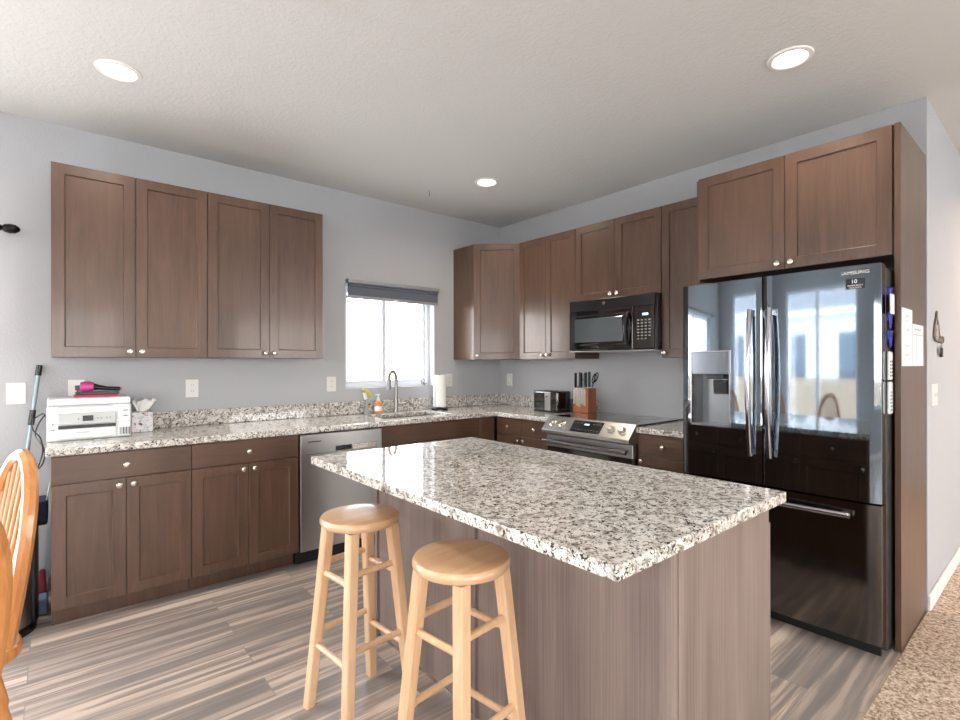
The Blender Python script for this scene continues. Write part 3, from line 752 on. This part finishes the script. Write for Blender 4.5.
# ------------------------------------------------------------------ trash can and clutter by the wall
t = thing('trash_can', 'stainless step trash can with black back beside the base cabinets', 'trash can', (-3.85, -.42, 0))
def dring(k, z, cx=-3.835, cy=-.47):
    out = []
    for i in range(32):
        a = 2*PI*i/32; out.append((cx+.19*k*math.cos(a), cy+.17*k*math.sin(a), z))
    return out
m = MB(); m.loops([dring(1.03, 0), dring(1.03, .03), dring(1.0, .04)]); m.build('base_ring', 'black', t, smooth=True)
m = MB(); m.loops([dring(.985, .0405), dring(.985, .60)]); m.build('bin_shell', 'steel', t, smooth=True)
m = MB()
def arc(k, z, a0, a1, th):
    o = [(-3.835+(.19*k+th)*math.cos(a0+(a1-a0)*i/12), -.47+(.17*k+th)*math.sin(a0+(a1-a0)*i/12), z) for i in range(13)]
    return o+[(-3.835+.19*.99*math.cos(a0+(a1-a0)*i/12), -.47+.17*.99*math.sin(a0+(a1-a0)*i/12), z) for i in range(12, -1, -1)]
m.loops([arc(1.0, .041, R(-22), R(100), .012), arc(1.0, .60, R(-22), R(100), .012)]); m.build('rear_housing', 'black', t, smooth=True)
m = MB(); m.loops([dring(1.02, .6005), dring(1.03, .62), dring(1.0, .64), dring(.9, .648)]); m.build('lid', 'steel', t, smooth=True)
m = MB(); m.box(-3.88, -3.79, -.70, -.64, .012, .026); m.build('pedal', 'black', t, bevel=.004)
t = thing('hanging_bag', 'navy cloth bag hanging against the end of the base cabinets', 'bag', (-3.63, -.25, .44))
m = MB(); m.loops([[(-3.645, -.33, .47), (-3.602, -.33, .47), (-3.602, -.17, .47), (-3.645, -.17, .47)], [(-3.655, -.35, .50), (-3.598, -.35, .50), (-3.598, -.15, .50), (-3.655, -.15, .50)], [(-3.65, -.34, .60), (-3.598, -.34, .60), (-3.598, -.16, .60), (-3.65, -.16, .60)]]); m.build('pouch', 'navy', t, bevel=.01)
m = MB(); m.tube([(-3.605, -.31, .595), (-3.592, -.28, .66), (-3.590, -.25, .68), (-3.592, -.22, .66), (-3.605, -.19, .595)], .004, 8); m.build('strap', 'greyp', t, smooth=True)
m = MB(); m.loops([[(-3.645, -.235, 0.001), (-3.60, -.235, 0.001), (-3.60, -.175, 0.001), (-3.645, -.175, 0.001)], [(-3.64, -.22, .20), (-3.61, -.22, .20), (-3.61, -.19, .20), (-3.64, -.19, .20)]]); tag(m.build('spray_bottle', 'red', bevel=.012), 'dark red bottle on the floor between trash can and cabinets', 'bottle')
m = MB(); m.box(-3.655, -3.598, -.36, -.25, .001, .085); tag(m.build('dustpan', 'slate', bevel=.01), 'slate blue dustpan on the floor between trash can and cabinets', 'dustpan')
m = MB(); m.loops([[(-3.69, -.10, .001), (-3.665, -.10, .001), (-3.665, -.03, .001), (-3.69, -.03, .001)], [(-3.66, -.075, .44), (-3.645, -.075, .44), (-3.645, -.04, .44), (-3.66, -.04, .44)]]); tag(m.build('purple_fringe_strip', 'purple', bevel=.003), 'thin made-up purple strip behind the trash can, standing in for a lens colour fringe', 'board')  # no real board: a purple lens fringe built as a solid strip
# mop
t = thing('mop', 'grey pole mop leaning on the wall behind the chair', 'mop', (-3.78, -.18, 0))
A_, B_ = Vector((-3.775, -.16, .05)), Vector((-3.637, -.022, 1.326))
m = MB(); m.rod(A_, B_, .0105, n=14); m.build('pole', 'mopgrey', t, smooth=True)
for f0, f1 in ((.955, 1.002), (.735, .80)):
    m = MB(); m.rod(A_.lerp(B_, f0), A_.lerp(B_, f1), .0145, n=14); m.build('grip', 'black', t, smooth=True)
m = MB(); m.box(-3.92, -3.70, -.20, -.12, .004, .03); m.build('mop_head', 'slate', t, bevel=.006)
m = MB(); m.rod((-3.775, -.16, .03), (-3.775, -.16, .065), .014); m.build('swivel', 'black', t)
# cord
m = MB()
pts = [(-3.612, -.03, 1.03), (-3.615, -.06, 1.045), (-3.615, -.10, 1.04), (-3.640, -.2, 1.0), (-3.650, -.27, .95), (-3.632, -.30, .915), (-3.618, -.31, .89), (-3.612, -.30, .84), (-3.622, -.28, .79), (-3.642, -.27, .765), (-3.632, -.27, .80), (-3.62, -.26, .86), (-3.63, -.24, .93), (-3.66, -.2, .97), (-3.665, -.12, 1.02), (-3.62, -.06, 1.05)]
def smoothpts(P, n=5):
    P = [Vector(p) for p in P]; out = []
    for i in range(len(P)-1):
        p0, p1, p2, p3 = P[max(i-1, 0)], P[i], P[i+1], P[min(i+2, len(P)-1)]
        for k in range(n):
            t_ = k/n; out.append(.5*((2*p1)+(-p0+p2)*t_+(2*p0-5*p1+4*p2-p3)*t_*t_+(-p0+3*p1-3*p2+p3)*t_**3))
    out.append(P[-1]); return out
m.tube(smoothpts(pts), .0035, 8); tag(m.build('cable', 'black', smooth=True), 'black power cord looping off the left end of the counter', 'cable')

# ------------------------------------------------------------------ printer and what is on it
t = thing('printer', 'white multifunction ink tank printer on the left end of the counter', 'printer', (-3.416, -.19, .9145))
px0, px1, py0, py1 = -3.603, -3.229, -.35, -.045
m = MB(); m.box(px0, px1, py0, py1, .9155, 1.105); bd = m.build('body', 'whitepl', t, bevel=.008, seg=3)
m = MB(); m.box(px0+.002, px1-.002, py0+.006, py1, 1.106, 1.144); m.build('scanner_lid', 'whitepl', t, bevel=.008, seg=3)
m = MB(); m.box(px0+.045, -3.315, py0-.0012, py0+.001, 1.098, 1.102); m.build('seam', 'inkl', bd)
m = MB(); m.loops([[(px0+.045, py0-.001, 1.065), (-3.30, py0-.001, 1.065), (-3.30, py0-.001, .999), (px0+.045, py0-.001, .999)], [(px0+.05, py0-.014, 1.058), (-3.305, py0-.014, 1.058), (-3.305, py0-.017, 1.004), (px0+.05, py0-.017, 1.004)]]); cpn2 = m.build('control_panel', 'printergrey', t, bevel=.002)
m = MB(); m.box(-3.452, -3.405, py0-.019, py0-.0165, 1.020, 1.050); m.build('screen', 'dark', cpn2)
for x in (-3.47, -3.385, -3.37, -3.345, -3.33):
    m = MB(); m.box(x-.003, x+.003, py0-.018, py0-.0165, 1.03, 1.036); m.build('button', 'ink', cpn2)
m = MB(); m.box(px0+.047, -3.302, py0-.002, py0+.001, .980, .998); m.build('paper_slot', 'dark', bd)
m = MB(); m.box(px0+.047, -3.302, py0-.008, py0-.0005, .924, .979); tr = m.build('paper_tray', 'whitepl', t, bevel=.003)
m = MB(); m.box(-3.48, -3.42, py0-.0095, py0-.0082, .956, .960); m.build('tray_grip', 'inkl', tr)
m = MB(); m.box(-3.293, -3.235, py0-.012, py0-.0005, .924, 1.095); tk = m.build('ink_tank', 'whitepl', t, bevel=.004)
for k in range(4):
    m = MB(); x = -3.281+k*.0138; m.box(x-.0045, x+.0045, py0-.0135, py0-.0121, .932, .972); m.build('ink_window', 'ink' if k else 'greyp', tk)
m = MB(); m.box(-3.27, -3.245, py0-.0128, py0-.0121, 1.066, 1.071); m.box(-3.268, -3.248, py0-.0128, py0-.0121, 1.035, 1.041)
for k in range(4): m.box(-3.283+k*.0138, -3.280+k*.0138, py0-.0128, py0-.0121, 1.005, 1.008)
m.build('printed_marks', 'ink', tk)
m = MB(); m.lathe([(.004, 0), (.004, -.0015)], (-3.578, py0, 1.008), 12, ax='y'); m.box(-3.587, -3.569, py0-.0012, py0, .976, .980); m.build('power_mark', 'ink', bd)
m = MB(); m.box(-3.487, -3.285, -.25, -.11, 1.1445, 1.157); tag(m.build('flat_case', 'magenta', bevel=.003), 'dark pink flat case lying on top of the printer', 'case')
m = MB(); m.box(-3.480, -3.275, -.225, -.135, 1.1575, 1.173); tag(m.build('tablet_case', 'teal_dark', bevel=.005), 'dark grey slab lying on the pink case under the hair tool', 'case')
t = thing('hair_dryer', 'pink and black round hair dryer brush lying on the printer stack', 'hair dryer', (-3.38, -.18, 1.173))
m = MB(); c = (-3.425, -.185, 1.203); m.lathe([(.012, -.034), (.024, -.032), (.030, -.015), (.0305, .01), (.026, .028), (.012, .034)], c, 24, ax='x'); m.build('barrel', 'pink', t, smooth=True)
m = MB(); m.tube([(-3.405, -.183, 1.203), (-3.37, -.182, 1.197), (-3.33, -.178, 1.190), (-3.27, -.17, 1.186)], [.024, .015, .012, .012], 12); m.build('grip', 'black', t, smooth=True)
m = MB(); m.rod((-3.268, -.17, 1.186), (-3.262, -.169, 1.186), .010); m.build('end_cap', 'pink', t)

# tissue box
t = thing('tissue_box', 'patterned tissue box right of the printer', 'tissue box', (-3.155, -.13, .9145))
m = MB(); m.box(-3.212, -3.102, -.185, -.075, .9150, 1.037); m.build('carton', 'tissuebox', t, bevel=.002)
m = MB(); N = 20
def tr_(r, z, w):
    return [(-3.155+r*math.cos(2*PI*k/N)*1.0+w*.6*math.sin(7*2*PI*k/N+z*30)*.012+ (z-1.037)*.25, -.13+r*.6*math.sin(2*PI*k/N)+w*math.cos(5*2*PI*k/N)*.010, z + (w*.01*math.sin(3*2*PI*k/N))) for k in range(N)]
m.loops([tr_(.022, 1.0375, 0), tr_(.035, 1.06, .6), tr_(.052, 1.09, 1.0), tr_(.058, 1.105, 1.6)], cap1=False); ti = m.build('tissue', 'tissue', t, smooth=True)
sd = ti.modifiers.new('thick', 'SOLIDIFY'); sd.thickness = .0015

# ------------------------------------------------------------------ faucet, soap, brush, towels
fx, fy = -1.302, -.085
t = thing('faucet', 'brushed gooseneck faucet behind the sink with side lever', 'faucet', (fx, fy, .914))
m = MB(); m.lathe([(.027, 0), (.027, .008), (.019, .014), (.017, .12), (.0145, .14)], (fx, fy, .9145), 24); m.build('base', 'chrome', t, smooth=True)
dv = Vector((-.86, -.5, 0)); pts = [Vector((fx, fy, 1.05)), Vector((fx, fy, 1.18))]
r_ = .062
for k in range(1, 13):
    a = PI*k/12*1.02; pts.append(Vector((fx, fy, 1.205))+dv*(r_-r_*math.cos(a))+Vector((0, 0, r_*math.sin(a))))
m = MB(); m.tube(pts, .0145, 14); m.build('spout', 'chrome', t, smooth=True)
e = pts[-1]; m = MB(); m.rod(e+Vector((0, 0, .002)), e+Vector((-.006, -.004, -.085)), .0165, .021, n=18); m.build('spray_head', 'chrome', t, smooth=True)
m = MB(); m.rod((fx+.015, fy-.008, .985), (fx+.055, fy-.028, .985), .011, n=14); m.tube([(fx+.05, fy-.026, .985), (fx+.10, fy-.03, .995), (fx+.125, fy-.03, 1.045)], [.008, .006, .0045], 10); m.build('lever', 'chrome', t, smooth=True)
t = thing('soap_bottle', 'small clear pump bottle with orange soap left of the faucet', 'soap bottle', (-1.47, -.075, .914))
m = MB(); m.lathe([(.032, 0), (.034, .01), (.034, .075), (.028, .095), (.012, .108)], (-1.47, -.075, .9145), 24); m.build('bottle', 'orange', t, smooth=True)
m = MB(); m.lathe([(.0345, .02), (.0345, .06)], (-1.47, -.075, .9145), 24, cap0=False, cap1=False); m.build('soap_sticker', 'clear', t, smooth=True)
m = MB(); m.lathe([(.014, .108), (.014, .13), (.006, .132), (.006, .155)], (-1.47, -.075, .9145), 16); m.box(-1.50, -1.458, -.083, -.067, 1.068, 1.078); m.build('pump', 'clear', t, smooth=True)
t = thing('dish_brush', 'grey handled dish brush with yellow green head left of the soap', 'dish brush', (-1.575, -.07, .914))
m = MB(); m.lathe([(.024, 0), (.022, .03), (.014, .04), (.012, .13)], (-1.575, -.07, .9145), 18); m.build('handle', 'greyp', t, smooth=True)
m = MB(); m.rod((-1.585, -.07, 1.04), (-1.60, -.075, 1.095), .017, n=12); m.build('neck', 'clear', t, smooth=True)
m = MB(); m.rod((-1.612, -.07, 1.125), (-1.545, -.085, 1.065), .020, n=14); m.build('scrub_head', 'yellow', t, smooth=True)
t = thing('paper_towel_holder', 'roll of white paper towels on a black base right of the faucet', 'paper towels', (-.895, -.165, .914))
m = MB(); m.lathe([(.075, 0), (.075, .012), (.05, .018)], (-.895, -.165, .9145), 32); m.build('base', 'black', t, smooth=True)
m = MB(); m.lathe([(.018, .03), (.058, .03), (.058, .315), (.018, .315)], (-.895, -.165, .9145), 36); m.build('paper_roll', 'tissue', t, smooth=True)
m = MB(); m.lathe([(.006, .018), (.006, .312), (.008, .314), (.008, .318)], (-.895, -.165, .9145), 14); m.build('rod', 'black', t, smooth=True)
m = MB(); m.rod((-.965, -.19, .93), (-.965, -.19, 1.15), .004, n=10); m.build('tension_arm', 'greyp', t)
t = thing('sill_dish', 'small silver dish with a ring standing on the window sill', 'dish', (-.93, .04, 1.13))
m = MB(); m.lathe([(.018, 0), (.012, .006), (.014, .012), (.038, .026), (.036, .026), (.012, .014)], (-.93, .04, 1.1305), 20); m.build('bowl', 'nickel', t, smooth=True)
m = MB(); m.tube([(-.945+.018*math.cos(2*PI*k/12), .035, 1.175+.018*math.sin(2*PI*k/12)) for k in range(12)], .0025, 6, closed=True); m.build('ring', 'dark', t, smooth=True)

# roller shade
t = thing('roller_shade', 'grey roller shade rolled up at the top of the kitchen window', 'window shade', (-1.275, -.035, 1.88))
m = MB(); m.box(-1.735, -.815, -.062, -.001, 2.000, 2.038); m.build('cassette', 'shade_rail', t, bevel=.01, seg=3)
m = MB(); m.box(-1.728, -.822, -.036, -.033, 1.902, 2.001); m.build('fabric', 'shade', t)
m = MB(); m.rod((-1.722, -.034, 1.986), (-.828, -.034, 1.986), .013, n=18); m.build('roll', 'shade', t, smooth=True)
m = MB(); m.box(-1.731, -.819, -.045, -.024, 1.876, 1.9015); m.build('bottom_bar', 'shade_rail', t, bevel=.004)
m = MB(); m.box(-1.30, -1.25, -.047, -.0452, 1.886, 1.893); m.build('pull_tab', 'clear', t)

# curtain rod
t = thing('curtain_rod', 'black curtain rod end with an oval finial left of the wall cabinets', 'curtain rod', (-4.9, -.085, 2.085))
m = MB(); m.rod((-6.1, -.085, 2.087), (-3.805, -.085, 2.087), .011, n=16); m.build('rod', 'bronze', t, smooth=True)
m = MB(); m.lathe([(.011, 0), (.018, .006), (.012, .012), (.022, .022), (.027, .045), (.024, .068), (.012, .084), (.003, .088)], (-3.803, -.085, 2.087), 22, ax='x'); m.build('finial', 'bronze', t, smooth=True)
for x in (-6.0, -3.90):
    m = MB(); m.rod((x, -.0005, 2.087), (x, -.075, 2.087), .008); m.box(x-.015, x+.015, -.006, -.0005, 2.05, 2.12); m.build('bracket', 'bronze', t)

# ------------------------------------------------------------------ outlets and switches
def plate(F, u, z, label, kind='outlet', w=.078, h=.122, gangs=1):
    t = thing('wall_outlet' if kind == 'outlet' else 'light_switch', label, 'outlet' if kind == 'outlet' else 'light switch', F(u, .003, z-h/2), 'white wall plates')
    m = MB(F); m.panel(u-w/2, u+w/2, z-h/2, z+h/2, [(0, .0005), (0, .004), (.002, .006)]); m.build('cover_plate', 'plate', t)
    for g in range(gangs):
        uu = u+(g-(gangs-1)/2)*.046
        if kind == 'outlet':
            for dz in (-.02, .02):
                m = MB(F); m.box(uu-.016, uu+.016, .0062, .0078, z+dz-.014, z+dz+.014); s_ = m.build('socket', 'plate', t, bevel=.004)
                m = MB(F); m.box(uu-.008, uu-.006, .0079, .0084, z+dz-.003, z+dz+.007); m.box(uu+.006, uu+.008, .0079, .0084, z+dz-.003, z+dz+.007); m.build('slots', 'dark', s_)
        else:
            m = MB(F); m.box(uu-.006, uu+.006, .0062, .0095, z-.013, z+.013); m.build('toggle', 'plate', t, bevel=.001)
    return t
plate(FA, -3.738, 1.168, 'white switch plate at the far left beside the mop', 'switch', .084, .122)
o2 = plate(FA, -3.469, 1.180, 'white outlet with a black plug in it behind the printer')
m = MB(); m.box(-3.477, -3.455, -.03, -.009, 1.178, 1.205); m.rod((-3.466, -.022, 1.18), (-3.466, -.026, 1.13), .0035); tag(m.build('power_plug', 'black', bevel=.002), 'black plug in the outlet behind the printer', 'plug')
plate(FA, -2.852, 1.168, 'white outlet between the tissue box and the window, below the wall cabinets')
plate(FA, -1.856, 1.170, 'white outlet just left of the kitchen window')
plate(FA, -.668, 1.176, 'white outlet right of the window beside the paper towels')
plate(FB, .145, 1.168, 'white switch plate in the corner left of the toaster', 'switch')
FH = lambda u, d, z: (u, YH-d, z)
plate(FH, .195, 1.153, 'white triple switch plate on the hall wall below the key hook', 'switch', .165, .122, 3)

# ------------------------------------------------------------------ toaster
t = thing('toaster', 'black and stainless toaster on the counter beside the knife block', 'toaster', (-.25, -.95, .9145))
tx0, tx1, ty0, ty1 = -.345, -.165, -1.088, -.808
m = MB(); m.box(tx0+.004, tx1-.004, ty0+.004, ty1-.004, .916, .93); m.build('base', 'blackm', t, bevel=.003)
m = MB(); m.box(tx0, tx1, ty0, ty1, .931, 1.098); sh = m.build('shell', 'bglass', t, bevel=.016, seg=4, smooth=True)
m = MB(); m.box(tx0-.003, tx0+.012, -1.01, -.945, .932, 1.09); m.build('steel_band', 'steel', t, bevel=.003)
for x in (-.295, -.225):
    m = MB(); m.box(x-.012, x+.012, -1.05, -.84, 1.0985, 1.0995); m.build('slot', 'dark', t)
m = MB(); m.box(tx0-.018, tx0-.0035, -.985, -.968, 1.045, 1.055); m.build('lever', 'black', t, bevel=.003)
m = MB(); m.tube(smoothpts([(-.17, -1.095, .99), (-.12, -1.12, 1.12), (-.06, -1.13, 1.19), (-.012, -1.10, 1.19)]), .0035, 8); m.build('cord', 'black', t, smooth=True)

# ------------------------------------------------------------------ knife block with knives
zb = .9258
t = thing('knife_block', 'reddish wooden knife block standing at the left rear of the range', 'knife block', (-.19, -1.25, zb))
m = MB(); m.box(-.245, -.135, -1.330, -1.172, zb, 1.128); m.build('block', 'block', t, bevel=.004)
for k in range(5):
    y = -1.19-k*.026
    m = MB(); m.box(-.2475, -.2455, y-.0118, y+.0118, zb+.07-.012*(k%3), 1.127); m.build('slot_plate', 'nickel', t)
for k, (y, x, h_) in enumerate([(-1.185, -.225, .135), (-1.212, -.20, .14), (-1.240, -.22, .135), (-1.268, -.21, .13), (-1.290, -.225, .14), (-1.308, -.20, .145)]):
    kt = thing('kitchen_knife', 'dark handled kitchen knife in the block, %s of the six' % ['leftmost', 'second from the left', 'third from the left', 'third from the right', 'second from the right', 'rightmost'][k], 'knife', (x, y, 1.129), 'knives in the block')
    m = MB(); m.box(x-.012, x+.012, y-.0065, y+.0065, 1.138, 1.129+h_-.01); m.build('handle', 'teal_dark' if k % 2 else 'black', kt, bevel=.003)
    m = MB(); m.box(x-.010, x+.010, y-.004, y+.004, 1.1285, 1.138); m.build('bolster', 'handle', kt)
t = thing('scissors', 'black handled kitchen scissors in the right side of the block', 'scissors', (-.18, -1.325, 1.129))
for s_ in (-1, 1):
    m = MB(); cy, cz = -1.345+s_*.0, 1.21+s_*.006
    m.tube([(-.185+s_*.012, -1.355+.016*math.cos(2*PI*k/18)-.35*.038*math.sin(2*PI*k/18), 1.215+s_*.004+.038*math.sin(2*PI*k/18)) for k in range(18)], .0045, 8, closed=True); m.build('finger_loop', 'black', t, smooth=True)
m = MB(); m.rod((-.185, -1.320, 1.1285), (-.185, -1.342, 1.182), .007, n=8); m.build('shank', 'handle', t)

# ------------------------------------------------------------------ key hook on the hall wall
t = thing('key_rack', 'openwork pewter key hook on the hall wall', 'key hook', (.27, YH, 1.43))
m = MB(); yk = YH-.007
pts = [(.235, 1.62), (.245, 1.58), (.28, 1.55), (.30, 1.50), (.33, 1.465), (.27, 1.455), (.19, 1.46), (.155, 1.48), (.165, 1.52), (.19, 1.56), (.215, 1.58)]
m.tube([(x, yk, z) for x, z in pts], .006, 8, closed=True); m.build('frame', 'pewter', t, smooth=True)
m = MB()
for a, b in (((.20, 1.545), (.24, 1.49)), ((.24, 1.545), (.20, 1.49)), ((.18, 1.475), (.29, 1.475)), ((.22, 1.58), (.22, 1.46)), ((.26, 1.55), (.26, 1.46))):
    m.rod((a[0], yk, a[1]), (b[0], yk, b[1]), .004, n=8)
m.build('scrollwork', 'pewter', t, smooth=True)
for x in (.30, .36, .42):
    m = MB(); m.tube([(x+.02*math.cos(2*PI*k/14), yk-.002, 1.468+.018*math.sin(2*PI*k/14)) for k in range(14)], .0045, 6, closed=True); m.build('hook_scroll', 'pewter', t, smooth=True)
t = thing('key_bunch', 'bunch of keys with a black fob hanging from the key hook', 'keys', (.33, YH-.015, 1.37))
m = MB(); m.tube([(.33+.016*math.cos(2*PI*k/14), YH-.013, 1.437+.016*math.sin(2*PI*k/14)) for k in range(14)], .002, 6, closed=True); m.build('ring', 'nickel', t, smooth=True)
m = MB(); m.box(.31, .35, YH-.020, YH-.007, 1.365, 1.42); m.build('fob', 'black', t, bevel=.004)
m = MB(); m.box(.295, .31, YH-.012, YH-.010, 1.385, 1.425); m.build('key', 'pewter', t)

# ------------------------------------------------------------------ ceiling lights
def can(x, y, label, em='emit', col=(1, .93, .84), p=None, r=.092):
    t = thing('recessed_light', label, 'ceiling light', (x, y, H-.01), 'recessed ceiling lights')
    m = MB(); m.lathe([(r+.004, 0), (r, -.006), (r-.018, -.009), (r-.024, -.003), (r-.024, 0)], (x, y, H-.0005), 40, cap0=False, cap1=False); m.build('trim_ring', 'white', t, smooth=True)
    m = MB(); m.lathe([(r-.025, -.004), (r-.025, -.002)], (x, y, H), 32); m.build('lens', em, t)
    l = bpy.data.lights.new('recessed_lamp', 'AREA'); l.shape = 'DISK'; l.size = .14; l.energy = p or CANP; l.color = col; l.spread = R(150)
    o = bpy.data.objects.new('recessed_lamp', l); COL.objects.link(o); o.parent = t; o.location = (0, 0, -.004)
can(-3.33, -.905, 'recessed ceiling light above the printer side of the kitchen, at upper left')
can(-.945, -3.04, 'recessed ceiling light in front of the refrigerator, at upper right')
can(-.98, -.92, 'small looking recessed ceiling light nearest the back corner', 'emit_warm', (1, .84, .66))
can(-3.33, -3.04, 'recessed ceiling light above the camera')
can(-5.0, -5.4, 'unseen recessed light added for fill over the left of the living room')  # unseen lamp added to even out the room light
can(-2.4, -5.4, 'unseen recessed light added for fill over the middle of the living room')  # second unseen lamp, also added as fill
can(.6, -5.2, 'recessed ceiling light over the carpet', col=(1, .85, .7))
can(1.6, -4.2, 'recessed ceiling light in the hall', col=(1, .70, .50), p=24)
t = thing('ceiling_hook', 'tiny metal hook in the ceiling in front of the window', 'hook', (-1.224, -.481, H-.04))
m = MB(); m.tube([(-1.224, -.481, H-.0005), (-1.224, -.481, H-.02), (-1.219, -.481, H-.03), (-1.222, -.481, H-.045), (-1.228, -.481, H-.05)], .0018, 6); m.build('wire', 'dark', t, smooth=True)
